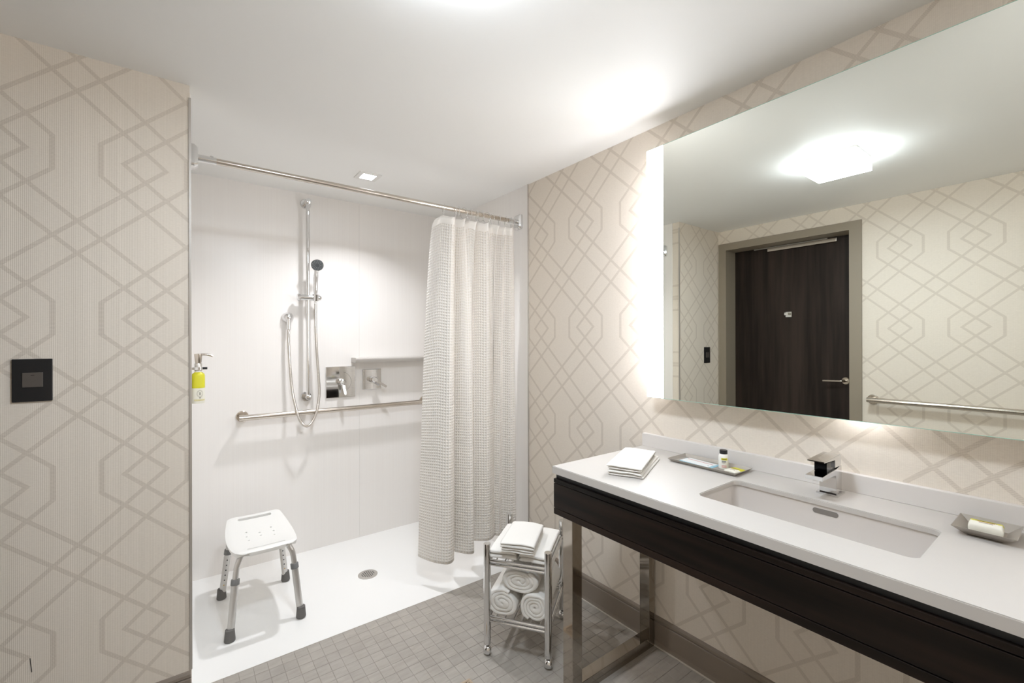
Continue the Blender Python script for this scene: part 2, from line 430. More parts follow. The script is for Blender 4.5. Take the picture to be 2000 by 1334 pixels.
# square floor drain
dr = thing('floor_drain', (.859, 1.451, 0), 'square bronze floor drain with chevron slots set in the grey tiles', 'drain')
g = slabgeo([(DRX[0], DRY[0]), (DRX[1], DRY[0]), (DRX[1], DRY[1]), (DRX[0], DRY[1])], [rrect(DRX[0]+.008, DRX[1]-.008, DRY[0]+.008, DRY[1]-.008, .002, 2)], -.0012, .0012)
link('rim', *g, M['champagne'], dr)
box('slot_bed', (DRX[0]+.008, DRY[0]+.008, -.0012), (DRX[1]-.008, DRY[1]-.008, -.0008), M['slot'], dr)
cx, cy = .859, 1.451; gr = []
for q in range(4):
    for k in range(5):
        r0 = .008+k*.0085; r1 = r0+.0045
        a = PI/2*q
        pts = [(-r0+.002, r0), (r0-.002, r0), (r1-.002, r1), (-r1+.002, r1)]
        pts = [(cx+px*math.cos(a)-py*math.sin(a), cy+px*math.sin(a)+py*math.cos(a)) for px, py in pts]
        gr.append(slabgeo(pts, [], -.0008, .0008))
gr.append(boxgeo((cx-.006, cy-.006, -.0008), (cx+.006, cy+.006, .0008)))
for q in range(4):
    a = PI/4+PI/2*q
    pts = [(0, -.0035), (.063, -.0035), (.063, .0035), (0, .0035)]
    gr.append(slabgeo([(cx+px*math.cos(a)-py*math.sin(a), cy+px*math.sin(a)+py*math.cos(a)) for px, py in pts], [], -.0008, .0007))
link('grate', *join(gr), M['champagne'], dr)

# ------------------------------------------------------------------ shower pan and drain
pan = thing('shower_pan', ((XS+XV)/2, 2.57, -.03), 'white low-threshold shower pan beside the grey tiles', 'shower pan')
SDX, SDY = .862, 2.54
nx, ny = 40, 26; vs, fs = [], []
for j in range(ny+1):
    for i in range(nx+1):
        x = XS+(XV-.006-XS)*i/nx; y = PAN+(YB-PAN)*j/ny
        d = min(1, max(abs(x-SDX)/.75, abs(y-SDY)/.42))
        vs.append((x, y, -.009*(1-d)))
for j in range(ny):
    for i in range(nx): a = j*(nx+1)+i; fs.append((a, a+1, a+nx+2, a+nx+1))
n = len(vs)
rim = [i for i in range(nx+1)]+[(j+1)*(nx+1)-1 for j in range(1, ny+1)]+[ny*(nx+1)+i for i in range(nx-1, -1, -1)]+[j*(nx+1) for j in range(ny-1, 0, -1)]
for i in rim: vs.append((vs[i][0], vs[i][1], -.05))
for k in range(len(rim)): fs.append((rim[k], rim[(k+1) % len(rim)], n+(k+1) % len(rim), n+k))
auto(link('basin_floor', vs, fs, M['pan'], pan), 50)
sd = thing('shower_drain', (SDX, SDY, -.009), 'round perforated steel drain in the white shower pan', 'drain')
lathe('cover', [(0, 0), (.054, 0), (.054, .002), (.05, .0035), (0, .0035)], (SDX, SDY, -.0085), M['steel'], sd, seg=40)
hg = []
for i in range(-3, 4):
    for j in range(-3, 4):
        if i*i+j*j <= 10: hg.append(lathegeo([(0, 0), (.0034, 0), (.0034, .0006), (0, .0006)], (SDX+i*.0105+.001*((j) % 2), SDY+j*.0105, -.0052), seg=8))
link('drain_holes', *join(hg), M['slot'], sd)

# ------------------------------------------------------------------ lamps
cl_ = thing('ceiling_lamp', (.48, .822, CZ), 'square flush ceiling lamp with a glowing white box diffuser', 'ceiling light')
box('lamp_base', (.375, .711, 2.236), (.585, .936, CZ), M['plastic'], cl_, .002)
df = box('diffuser', (.371, .706, 2.196), (.589, .940, 2.236), M['lampside'], cl_); df.data.materials.append(M['lamp'])
for p in df.data.polygons:
    if p.normal.z < -.5: p.material_index = 1
dl = thing('recessed_downlight', (.856, 2.505, CZ), 'square recessed downlight in the ceiling over the shower', 'ceiling light')
g = slabgeo([(.796, 2.445), (.916, 2.445), (.916, 2.565), (.796, 2.565)], [[(.82, 2.466), (.892, 2.466), (.892, 2.546), (.82, 2.546)]], CZ-.006, CZ)
link('trim_ring', *g, M['plastic'], dl)
box('lens', (LX0+.002, LY0+.002, CZ-.002), (LX1-.002, LY1-.002, CZ+.004), M['downlight'], dl)
box('lamp_housing', (LX0, LY0, CZ+.004), (LX1, LY1, CZ+.08), M['plastic'], dl)
ld = bpy.data.lights.new('downlight_beam', 'AREA'); ld.shape = 'RECTANGLE'; ld.size, ld.size_y = .066, .074
ld.energy = P_SHOWER; ld.spread = math.radians(122); ld.color = (.93, .95, 1.)
lo = bpy.data.objects.new('downlight_beam', ld); COL.objects.link(lo); lo.location = (.856, 2.506, CZ-.0035); ORG[lo] = lo.location.copy(); adopt(lo, dl)

# ------------------------------------------------------------------ mirror with light bands
MY0, MY1, MZ0, MZ1 = -.19, 1.168, 1.094, 2.138
BW = .079
mir = thing('lighted_mirror', (XM+.03, .49, MZ0), 'large wall mirror with glowing frosted side bands above the vanity', 'mirror')
def band(lo, hi):
    b_ = box('light_band', lo, hi, M['solid'], mir); b_.data.materials.append(M['strip'])
    for p in b_.data.polygons:
        if p.normal.x < -.5: p.material_index = 1
box('mirror_glass', (XM, MY0+BW, MZ0), (XM+.005, MY1-BW, MZ1), M['mirror'], mir)
band((XM, MY1-BW, MZ0), (XM+.005, MY1, MZ1))
band((XM, MY0, MZ0), (XM+.005, MY0+BW, MZ1))
box('glass_edge', (XM-.0002, MY0, MZ1), (XM+.005, MY1, MZ1+.0016), M['glassedge'], mir)
box('glass_edge', (XM-.0002, MY0, MZ0-.0016), (XM+.005, MY1, MZ0), M['glassedge'], mir)
box('housing', (XM+.005, MY0+.05, MZ0+.05), (XV, MY1-.05, MZ1-.05), M['plastic'], mir)
box('led_tape', (XM+.02, MY1-.0498, MZ0+.06), (XV-.02, MY1-.047, MZ1-.06), M['glow'], mir)
box('led_tape', (XM+.02, MY0+.047, MZ0+.06), (XV-.02, MY0+.0498, MZ1-.06), M['glow'], mir)
box('led_spot', (XM+.03, .40, MZ0+.046), (XV-.02, .47, MZ0+.0498), M['glow'], mir)

# ------------------------------------------------------------------ vanity
CX0, CY0, CY1 = 1.116, -.26, 1.24
SX0, SX1, SY0, SY1 = 1.255, 1.492, .238, .741
ct = thing('vanity_countertop', (1.39, .49, .837), 'long white solid-surface countertop with a rectangular sink cutout', 'countertop')
outer = [(CX0, CY0), (XV, CY0), (XV, CY1), (CX0, CY1)]
hole = rrect(SX0, SX1, SY0, SY1, .022)
top = link('slab', *slabgeo(outer, [hole], .850, CT), M['solid'], ct)
bm = bmesh.new(); bm.from_mesh(top.data)
es = [e for e in bm.edges if len(e.link_faces) == 2 and e.calc_face_angle(0) > 1.2 and abs(e.verts[0].co.z-e.verts[1].co.z) < 1e-5 and e.verts[0].co.z > .01]
bmesh.ops.bevel(bm, geom=es, offset=.002, segments=2, affect='EDGES'); bm.to_mesh(top.data); bm.free(); auto(top, 35)
box('edge_strip', (CX0, CY0, .837), (CX0+.03, CY1, .850), M['solid'], ct)
box('edge_strip', (CX0+.03, CY1-.03, .837), (XV, CY1, .850), M['solid'], ct)
box('edge_strip', (CX0+.03, CY0, .837), (XV, CY0+.03, .850), M['solid'], ct)
tag(box('backsplash', (XV-.02, CY0, CT), (XV, CY1, CT+.056), pbr('white_backsplash', (222, 217, 212), .5), None, .0015), 'low white backsplash strip along the wall behind the countertop', 'backsplash')
# basin
sk = thing('undermount_sink', (1.37, .49, .70), 'rectangular white undermount sink below the countertop cutout', 'sink')
rings = []
for z, off, r in ((.8499, .004, .026), (.845, .005, .028), (.79, .004, .03), (.735, -.004, .035), (.718, -.016, .04), (.711, -.034, .04), (.709, -.06, .03)):
    rings.append([(x, y, z-(.004 if z < .72 else 0)) for x, y in rrect(SX0-off, SX1+off, SY0-off, SY1+off, r, 6)])
vs = [p for r_ in rings for p in r_]; m_ = len(rings[0]); fs = []
for k in range(len(rings)-1):
    for i in range(m_): fs.append((k*m_+i, k*m_+(i+1) % m_, (k+1)*m_+(i+1) % m_, (k+1)*m_+i))
fs.append(tuple((len(rings)-1)*m_+i for i in range(m_)))
bo = link('basin', vs, fs, M['ceramic'], sk); auto(bo, 60)
md = bo.modifiers.new('thickness', 'SOLIDIFY'); md.thickness = .01; md.offset = 1.0
g = lathegeo([(0, 0), (.022, 0), (.024, .002), (.02, .004), (0, .004)], (1.37, .49, .7055))
lathe('drain_plug', [(0, 0), (.026, 0), (.026, .003), (.02, .006), (0, .006)], (1.37, .49, .7052), M['chrome'], sk)
ov = [(x, y) for x, y in rrect(.453, .517, .8245, .8395, .0074, 6)]
vs = [(SX1+.0035, y, z) for y, z in ov]+[(SX1+.0085, y, z) for y, z in ov]; n = len(ov)
link('overflow_slot', vs, [tuple(range(n)), tuple(range(n, 2*n))]+[(i, (i+1) % n, n+(i+1) % n, n+i) for i in range(n)], pbr('overflow_grey', (128, 122, 116), .5), sk)

# wooden apron and metal legs
van = thing('bathroom_vanity', (1.39, .49, 0), 'dark wood vanity apron on polished square metal legs', 'vanity')
AX0, AX1 = 1.119, 1.66
for nm, z0, z1 in (('top_rail', .803, .818), ('front_panel', .7105, .8005), ('bottom_rail', .686, .708)):
    box(nm, (AX0, CY0+.004, z0), (AX0+.022, CY1-.004, z1), M['wood'], van, .0012)
box('carcass', (AX0+.010, CY0+.008, .69), (AX0+.05, CY1-.008, .8365), M['blackplas'], van)
for y0 in (CY1-.008-.03, CY0+.008):
    box('end_panel', (AX0+.022, y0+.004, .688), (AX1, y0+.026, .836), M['wood'], van)
for y0 in (1.18, -.25):
    box('leg', (1.16, y0, .0), (1.21, y0+.05, .70), M['smoke'], van, .0012)
    box('leg', (1.6215, y0, .0), (1.6585, y0+.05, .70), M['smoke'], van, .0012)
    box('foot_rail', (1.21, y0, .0), (1.6215, y0+.05, .045), M['smoke'], van, .0012)
    box('head_rail', (1.21, y0+.002, .655), (1.6215, y0+.048, .688), M['smoke'], van, .0012)

# faucet
fa = thing('faucet', (1.592, .502, CT), 'square polished chrome single-lever faucet behind the sink', 'faucet')
FY = (.480, .524)
box('base_plate', (1.560, .4735, CT), (1.623, .5305, CT+.006), M['chrome'], fa, .0008)
def prism(name, prof, y0, y1, mat, parent, bev=.0008):
    bm = bmesh.new(); a = [bm.verts.new((x, y0, z)) for x, z in prof]; b_ = [bm.verts.new((x, y1, z)) for x, z in prof]; n = len(prof)
    bm.faces.new(a); bm.faces.new(b_)
    for i in range(n): bm.faces.new((a[i], a[(i+1) % n], b_[(i+1) % n], b_[i]))
    bmesh.ops.recalc_face_normals(bm, faces=bm.faces)
    if bev: bmesh.ops.bevel(bm, geom=list(bm.edges), offset=bev, segments=2, affect='EDGES')
    return frombm(name, bm, mat, parent, None, 0)
prism('body', [(1.569, CT+.006), (1.614, CT+.006), (1.614, .950), (1.600, .950), (1.569, .9455), (1.4615, .9405), (1.4615, .9285), (1.556, .9285), (1.565, .926), (1.569, .918)], FY[0], FY[1], M['chrome'], fa)
prism('cartridge_housing', [(1.512, .9435), (1.590, .947), (1.590, .966), (1.512, .972)], FY[0]+.006, FY[1]-.006, pbr('black_chrome', (30, 30, 32), .12, 1.), fa, .0005)
prism('lever', [(1.475, .9785), (1.475, .9815), (1.600, .9855), (1.609, .983), (1.609, .956), (1.602, .9512), (1.5595, .9512), (1.5595, .974)], FY[0], FY[1], M['chrome'], fa)
lathe('aerator', [(0, 0), (.009, 0), (.009, .004), (0, .004)], (1.478, .502, .925), M['steel'], fa)

# ------------------------------------------------------------------ things on the counter
def folded(name, label, cat, w, d, h, layers, xf, group=None, seed=0, lip=.004):
    """a towel folded into layers: rounded slabs whose folded edge faces the front"""
    geos = []; t = h/layers
    for L in range(layers):
        nu, nv = 26, 34; z0 = t*L; vs, fs = [], []
        ex = random.Random(seed*31+L); ox, oy = ex.uniform(-lip, lip), ex.uniform(-lip, lip); sw = ex.uniform(-.004, .002)
        prof = []
        for k in range(nv):                      # closed section in (v, z): folded edge at v=0
            a = 2*PI*k/nv; c, s = math.cos(a), math.sin(a)
            prof.append((math.copysign(abs(c)**.16, c), math.copysign(abs(s)**.75, s)))
        for i in range(nu+1):
            q = -1+2*i/nu; edge = max(0, (abs(q)-.93)/.07); sh = math.sqrt(max(0, 1-edge*edge*.85))
            for pv, pz in prof:
                u = (w/2+sw)*q+ox; v = d/2+(d/2-.002)*pv*(1-.012*edge)+oy; zz = z0+t/2+(t*.52)*pz*sh
                nz = noise.noise(Vector((u*14+seed, v*14, zz*20)))*.007+noise.noise(Vector((u*40+seed, v*40, zz*60)))*.0012
                sag = -.003*(q*q)*(L+1)/layers
                vs.append((u+nz*.6, v+nz*.7, max(.0003, zz+(nz*.5+sag)*min(1, zz/.012))))
        n = nv
        for i in range(nu):
            for k in range(n): fs.append((i*n+k, i*n+(k+1) % n, (i+1)*n+(k+1) % n, (i+1)*n+k))
        fs.append(tuple(range(n))); fs.append(tuple(nu*n+k for k in range(n))); geos.append((vs, fs))
    vs, fs = join(geos)
    o = auto(link(name, [xf(v) for v in vs], fs, M['terry']), 60); tag(o, label, cat, group); return o
def frame2(ox, oy, oz, ang):
    """local (u right, v away, z) -> world; ang is the world angle of v"""
    v = Vector((math.cos(ang), math.sin(ang), 0)); u = Vector((v.y, -v.x, 0)); o = Vector((ox, oy, oz))
    return lambda p: o+u*p[0]+v*p[1]+Vector((0, 0, p[2]))
a = math.radians(25)
for k in range(2):
    folded('washcloth', ['lower white washcloth of the pair stacked on the countertop', 'upper white washcloth of the pair stacked on the countertop'][k], 'towel',
           .124-.003*k, .292-.008*k, .0205, 2, frame2(1.216-.004*k, .986+.003*k, CT+.0207*k, a+.03*(k-.5)), 'washcloths on the countertop', 3+k)
def traygeo(x0, x1, y0, y1, z, h, flare, t=.0012):
    o_ = [[(x0+flare, y0+flare, z), (x1-flare, y0+flare, z), (x1-flare, y1-flare, z), (x0+flare, y1-flare, z)], [(x0, y0, z+h), (x1, y0, z+h), (x1, y1, z+h), (x0, y1, z+h)]]
    i_ = [[(x0+t*1.4, y0+t*1.4, z+h), (x1-t*1.4, y0+t*1.4, z+h), (x1-t*1.4, y1-t*1.4, z+h), (x0+t*1.4, y1-t*1.4, z+h)],
          [(x0+flare+t*.5, y0+flare+t*.5, z+t), (x1-flare-t*.5, y0+flare+t*.5, z+t), (x1-flare-t*.5, y1-flare-t*.5, z+t), (x0+flare+t*.5, y1-flare-t*.5, z+t)]]
    R = o_+i_; vs = [p for r_ in R for p in r_]; fs = [(0, 1, 2, 3), (12, 13, 14, 15)]
    for k in range(3):
        for i in range(4): fs.append((k*4+i, k*4+(i+1) % 4, k*4+4+(i+1) % 4, k*4+4+i))
    return vs, fs
ZT = CT+.0025
def rotxf(cx, cy, ang):
    c, s = math.cos(ang), math.sin(ang)
    return lambda p: (cx+(p[0]-cx)*c-(p[1]-cy)*s, cy+(p[0]-cx)*s+(p[1]-cy)*c, p[2])
tr = thing('amenity_tray', (1.575, .885, CT), 'long brushed metal amenity tray against the backsplash', 'tray')
g = traygeo(1.515, 1.637, .752, 1.018, CT+.0015, .011, .010); link('tray_body', *g, M['tray'], tr)
box('foot_base', (1.535, .78, CT), (1.617, .99, CT+.0015), M['slot'], tr)
# leaflets
def card(name, cx, cy, w, l, z, ang, mat, label, th=.0006):
    f = rotxf(cx, cy, ang)
    return tag(box(name, (cx-w/2, cy-l/2, z), (cx+w/2, cy+l/2, z+th), mat, None, 0, 2, f), label, 'leaflet')
ca = card('leaflet', 1.571, .922, .073, .135, CT+.0032, .03, M['blue'], 'pale blue leaflet lying under the white card in the tray')
cb = tag(box('printed_card', (1.549, .866, CT+.0042), (1.609, .987, CT+.0048), M['paper'], None, 0, 2, rotxf(1.58, .925, -.09)), 'white printed card with a red line in the amenity tray', 'leaflet')
box('red_line', (1.588, .872, CT+.0048), (1.592, .98, CT+.005), M['red_ink'], cb, 0, 2, rotxf(1.58, .925, -.09))
box('mark', (1.563, .874, CT+.0048), (1.567, .878, CT+.005), M['dark_ink'], cb, 0, 2, rotxf(1.58, .925, -.09))
# lotion bottle
bx, by = 1.585, .832
bt = thing('lotion_bottle', (bx, by, CT+.0028), 'small white lotion bottle with a black cap in the tray', 'bottle')
lathe('bottle_body', [(0, 0), (.0155, 0), (.0168, .002), (.0168, .043), (.0155, .0485), (.0125, .052), (.0125, .053), (0, .053)], (bx, by, CT+.0028), M['lotion'], bt)
lathe('cap', [(0, 0), (.0128, 0), (.0132, .001), (.0132, .0125), (.012, .0135), (0, .0135)], (bx, by, CT+.0558), M['blackplas'], bt)
def wrap(name, bx, by, r, z0, z1, a0, a1, mat, parent):
    vs, fs = [], []; n = 10
    for i in range(n+1):
        a = a0+(a1-a0)*i/n
        for rr, z in ((r, z0), (r, z1), (r+.0003, z1), (r+.0003, z0)): vs.append((bx+rr*math.cos(a), by+rr*math.sin(a), z))
    for i in range(n):
        for k in range(4): fs.append((i*4+k, i*4+(k+1) % 4, i*4+4+(k+1) % 4, i*4+4+k))
    fs += [(0, 1, 2, 3), tuple(n*4+k for k in range(4))]
    return auto(link(name, vs, fs, mat, parent), 50)
fc = math.atan2(-by, -bx)+.25
wrap('label_band', bx, by, .0169, CT+.035, CT+.0425, fc-.7, fc+.55, M['yellow'], bt)
for k, (za, zb, mt, a1) in enumerate(((.0305, .0325, 'dark_ink', .25), (.0275, .029, 'dark_ink', .2), (.025, .026, 'ink', .1), (.0135, .016, 'red_ink', .35), (.0095, .0115, 'red_ink', .35))):
    wrap('print_line', bx, by, .0169, CT+za, CT+zb, fc-.6, fc+a1, M[mt], bt)
wrap('print_line', bx, by, .01695, CT+.038, CT+.0395, fc-.5, fc+.3, M['dark_ink'], bt)
# wrapped soaps
def soap(name, label, cx, cy, z, w, l, h, ang, crimp):
    vs, fs = [], []; nu, nv = 22, 20; f = rotxf(cx, cy, ang); fm = []
    prof = []
    for k in range(nv): a = 2*PI*k/nv; prof.append((math.copysign(abs(math.cos(a))**.55, math.cos(a)), math.copysign(abs(math.sin(a))**.6, math.sin(a))))
    for i in range(nu+1):
        q = -1+2*i/nu; e = max(0, (abs(q)-(1-crimp))/crimp); sc = 1-.93*min(1, e)**1.3 if crimp > .12 else 1-.5*e*e
        for px, pz in prof:
            wr = noise.noise(Vector((px*3, q*6+cx*9, pz*3)))*.0012
            vs.append(f((cx+w/2*px*(1 if crimp <= .12 else (1-.04*e))+wr, cy+l/2*q, z+h/2+h/2*pz*sc+wr*.3)))
    n = nv
    for i in range(nu):
        for k in range(n):
            fs.append((i*n+k, i*n+(k+1) % n, (i+1)*n+(k+1) % n, (i+1)*n+k))
            fm.append(1 if .42 < prof[k][0] < .985 and prof[k][1] > -.4 else 0)
    fs.append(tuple(range(n))); fs.append(tuple(nu*n+k for k in range(n))); fm += [0, 0]
    o = link(name, vs, fs, None, None, True, None, [M['cream'], M['yellow']], fm)
    tag(o, label, 'soap')
    for dx, dl, mt in ((.10, .62, 'dark_ink'), (-.05, .5, 'red_ink'), (-.2, .4, 'ink')):
        box('print_line', (cx+w*dx-.0007, cy-l*dl/2, z+h-.0008), (cx+w*dx+.0007, cy+l*dl/2, z+h+.0004), M[mt], o, 0, 2, f)
    return o
soap('wrapped_soap', 'flat wrapped soap sachet with lime end in the amenity tray', 1.571, .785, CT+.0031, .062, .046, .009, -.12, .25)
sd_ = thing('soap_dish', (1.555, .167, CT), 'small flared metal soap dish at the right end of the countertop', 'soap dish')
link('dish_body', *traygeo(1.488, 1.612, .115, .223, CT+.002, .019, .022), M['tray'], sd_)
box('foot_base', (1.515, .14, CT), (1.585, .198, CT+.002), M['slot'], sd_)
soap('soap_bar', 'wrapped soap bar with lime stripe in the small metal dish', 1.545, .170, CT+.0035, .040, .058, .026, .05, .10)

wl = bpy.data.objects['wall_left']
box('scuff_mark', (-.374, YL-.0006, .30), (-.372, YL+.0005, .345), M['dark_ink'], wl, 0, 2, lambda p: (p[0]-(p[2]-.30)*.08, p[1], p[2]))
# ------------------------------------------------------------------ switch
sw = thing('wall_switch', (-.369, YL-.006, 1.146), 'matte black wall switch plate with grey square paddle', 'switch')
box('plate', (-.413, YL-.007, 1.146), (-.325, YL, 1.279), M['blackplas'], sw, .0015)
pd = box('paddle', (-.3905, YL-.0095, 1.191), (-.3455, YL-.007, 1.2365), M['greypaddle'], sw, .0008)
box('indicator', (-.372, YL-.0099, 1.2275), (-.364, YL-.0095, 1.2295), M['blackplas'], pd)

# ------------------------------------------------------------------ shower fittings
YW = YB
def flange(name, c, axis, r, mat, parent, h=.006): return lathe(name, [(0, 0), (r, 0), (r, h*.6), (r*.9, h), (0, h)], c, mat, parent, axis, 32)
def grabbar(name, label, A, B, nrm, off, rad, mat):
    A, B, nrm = Vector(A), Vector(B), Vector(nrm); d = (B-A).normalized()
    t_ = thing(name, (A+B)/2, label, 'grab bar')
    tube('bar', [A+nrm*off-d*rad*.0, B+nrm*off], rad, mat, t_, 20)
    for p, s in ((A, 1), (B, -1)):
        tube('post', [p+nrm*.002+d*s*rad*1.2, p+nrm*off+d*s*rad*1.2], rad*.93, mat, t_, 18)
        flange('flange', p+d*s*rad*1.2, nrm, rad*2.0, mat, t_)
        tube('end_sleeve', [p+nrm*off-d*s*.001, p+nrm*off+d*s*.095], rad*1.04, mat, t_, 20)
    return t_
grabbar('grab_bar', 'brushed grab bar on the white back wall of the shower', (.272, YW, .893), (1.47, YW, .893), (0, -1, 0), .072, .0165, M['nickel'])
grabbar('grab_bar', 'brushed grab bar on the wallpapered wall beside the dark door', (XW, .955, .933), (XW, -.12, .933), (1, 0, 0), .055, .0165, M['nickel'])
# slide bar
sb = thing('shower_slide_bar', (.648, YW, .99), 'tall vertical chrome slide bar on the shower wall', 'shower bar')
SY = YW-.062; BXc = .64
tube('bar', [(BXc, SY, .975), (BXc, SY, 2.21)], .0115, M['chrome'], sb, 20)
for z in (2.205, .985):
    flange('wall_flange', (BXc, YW, z), (0, -1, 0), .032, M['chrome'], sb, .012)
    tube('mount_post', [(BXc, YW-.008, z), (BXc, SY-.018, z)], .0175, M['chrome'], sb, 20)
    lathe('end_button', [(0, 0), (.0175, 0), (.016, .006), (.008, .009), (0, .009)], (BXc, SY-.018, z), M['chrome'], sb, (0, -1, 0))
HZ = 1.607
hb = tube('slider', [(BXc-.046, SY, HZ), (BXc+.034, SY, HZ)], .019, M['chrome'], sb, 20)
lathe('slider_knob', [(0, 0), (.024, 0), (.026, .008), (.02, .016), (0, .016)], (BXc-.046, SY, HZ), M['chrome'], hb, (-1, 0, 0))
tube('holder', [(BXc+.045, SY-.004, HZ-.018), (BXc+.045, SY-.012, HZ+.022)], [.018, .021], M['chrome'], sb, 18)
lathe('holder_cap', [(0, 0), (.016, 0), (.018, .014), (.012, .022), (0, .022)], (BXc+.055, SY-.006, HZ), M['chrome'], sb, (1, 0, 0))
# hand shower
hs = thing('hand_shower', (BXc+.045, SY-.02, HZ), 'chrome hand shower with round grey spray face and hose', 'hand shower')
hxs = BXc+.043
tube('handle', catmull([(hxs, SY-.005, HZ-.03), (hxs, SY-.010, HZ+.03), (hxs-.002, SY-.020, HZ+.10), (hxs-.002, SY-.032, HZ+.15), (hxs-.001, SY-.042, HZ+.185)], 5),
     [.009]*3+[.011]*3+[.0135]*5+[.0145]*4+[.012]*3+[.0095]*3, M['chrome'], hs, 18)
hax = Vector((-.15, -.90, -.42)).normalized(); hc = Vector((hxs, SY-.05, HZ+.203))
hd = lathe('head', [(0, -.014), (.018, -.013), (.033, -.004), (.0365, .006), (.036, .013), (0, .013)], hc, M['chrome'], hs, hax, 32)
lathe('spray_face', [(0, 0), (.0345, 0), (.0335, .002), (0, .003)], hc+hax*.013, M['showerface'], hd, hax, 32)
e1 = hax.cross(Vector((0, 0, 1))).normalized(); e2 = hax.cross(e1); ng = []
for rr, cnt in ((.029, 20), (.022, 16), (.015, 10)):
    for k in range(cnt):
        aa = 2*PI*k/cnt
        ng.append(lathegeo([(0, 0), (.0015, 0), (.0012, .0012), (0, .0012)], hc+hax*.0152+e1*rr*math.cos(aa)+e2*rr*math.sin(aa), hax, 6))
link('nozzles', *join(ng), M['nozzle'], hd)
# supply elbow and hose
EX, EZ = .535, 1.482
el = thing('supply_elbow', (EX, YW, EZ), 'round chrome hose outlet on the wall left of the slide bar', 'shower outlet')
lathe('escutcheon', [(0, 0), (.034, 0), (.034, .006), (.031, .018), (.022, .034), (.010, .042), (0, .042)], (EX, YW, EZ), M['chrome'], el, (0, -1, 0), 32)
tube('outlet', [(EX, YW-.034, EZ-.008), (EX, YW-.034, EZ-.075)], [.0105, .0125], M['chrome'], el, 16)
hy_ = YW-.034
hp = [(EX, hy_, EZ-.07), (.534, hy_-.004, 1.32), (.541, hy_-.012, 1.16), (.551, hy_-.02, 1.03), (.568, hy_-.052, .915), (.592, hy_-.06, .840), (.625, hy_-.062, .811), (.658, hy_-.06, .838), (.684, hy_-.056, .90),
      (.700, hy_-.045, .99), (.700, hy_-.038, 1.09), (.690, hy_-.033, 1.26), (.684, hy_-.032, 1.42), (hxs+.001, SY-.005, HZ-.035)]
tube('hose', catmull(hp, 10), .0082, M['hose'], hs, 12, uv=True)
# valves
def valve(name, label, x0, x1, z0, z1, handle):
    cxv, czv = (x0+x1)/2, (z0+z1)/2
    t_ = thing(name, (cxv, YW, z0), label, 'shower valve')
    box('plate', (x0, YW-.009, z0), (x1, YW, z1), M['chrome'], t_, .003)
    lathe('hub', [(0, 0), (.024, 0), (.0225, .022), (.017, .024), (.017, .03), (.0195, .032), (.019, .056), (.014, .06), (0, .06)], (cxv, YW-.009, czv), M['chrome'], t_, (0, -1, 0))
    d = Vector(handle); L = d.length; d.normalize(); up = Vector((0, -1, 0)); sd = d.cross(up).normalized()
    bm = bmesh.new(); c = Vector((cxv, YW-.056, czv)); pts = []
    for q, w_, hh, o_ in ((-.012, .008, .009, 0), (.02, .0085, .008, -.001), (L*.6, .008, .006, -.006), (L, .0075, .004, -.012)):
        pts.append([c+d*q+sd*(sx*w_)+up*(sy*hh-o_) for sx, sy in ((-1, -1), (1, -1), (1, 1), (-1, 1))])
    vv = [[bm.verts.new(p) for p in r_] for r_ in pts]
    for k in range(3):
        for i in range(4): bm.faces.new((vv[k][i], vv[k][(i+1) % 4], vv[k+1][(i+1) % 4], vv[k+1][i]))
    bm.faces.new(vv[0]); bm.faces.new(vv[-1]); bmesh.ops.recalc_face_normals(bm, faces=bm.faces)
    bmesh.ops.bevel(bm, geom=list(bm.edges), offset=.0015, segments=2, affect='EDGES')
    frombm('lever_handle', bm, M['chrome'], t_, None, 0); return t_
v1 = valve('shower_valve', 'large square chrome shower valve with lever pointing down', .758, .948, .962, 1.168, (.012, -.004, -.078))
vs, fs = [], []
for i in range(13):
    aa = math.radians(75-150*i/12)
    for rr in (.066, .0675): vs.append((.853+rr*math.cos(aa), YW-.0093, 1.065+rr*math.sin(aa)))
for i in range(12): fs.append((2*i, 2*i+1, 2*i+3, 2*i+2))
link('dial_mark', vs, fs, M['ink'], v1)
valve('diverter_valve', 'small square chrome diverter valve below the white shelf', .996, 1.128, 1.003, 1.142, (.075, -.012, -.052))
# shelf
bm = bmesh.new(); sh = [(0, .0), (-.1, 0), (-.104, -.004), (-.104, -.018), (-.094, -.033), (0, -.033)]
A_ = [bm.verts.new((.922, YW+p, 1.224+q)) for p, q in sh]; B_ = [bm.verts.new((XV-.006, YW+p, 1.224+q)) for p, q in sh]
bm.faces.new(A_); bm.faces.new(B_)
for i in range(len(sh)): bm.faces.new((A_[i], A_[(i+1) % len(sh)], B_[(i+1) % len(sh)], B_[i]))
bmesh.ops.recalc_face_normals(bm, faces=bm.faces); bmesh.ops.bevel(bm, geom=list(bm.edges), offset=.002, segments=2, affect='EDGES')
tag(frombm('shower_shelf', bm, M['solid']), 'white ledge shelf on the shower wall reaching behind the curtain', 'shelf')

# soap dispenser on the partition side of the shower
sx, sy = .0625, 2.33
ds = thing('soap_dispenser', (sx, sy, 1.07), 'lime and white pump soap bottle bracketed at the shower wall edge', 'soap dispenser')
lathe('bottle', [(0, 0), (.0225, 0), (.0235, .002), (.0235, .118), (.021, .126), (.013, .133), (.012, .14), (0, .14)], (sx, sy, 1.069), M['cream'], ds)
lathe('shoulder', [(.0232, 0), (.0239, .0002), (.0239, .052), (.0214, .0605), (.013, .0675), (.0125, .067)], (sx, sy, 1.1345), M['yellow'], ds)
br = lathe('clamp_ring', [(.0145, 0), (.0185, 0), (.0185, .012), (.0145, .012)], (sx, sy, 1.212), M['chrome'], ds)
box('bracket', (XS, sy-.012, 1.2125), (sx-.015, sy+.012, 1.223), M['chrome'], ds, .001)
tube('clamp_screw', [(sx+.017, sy-.002, 1.218), (sx+.032, sy-.002, 1.218)], .005, M['blackplas'], ds, 10)
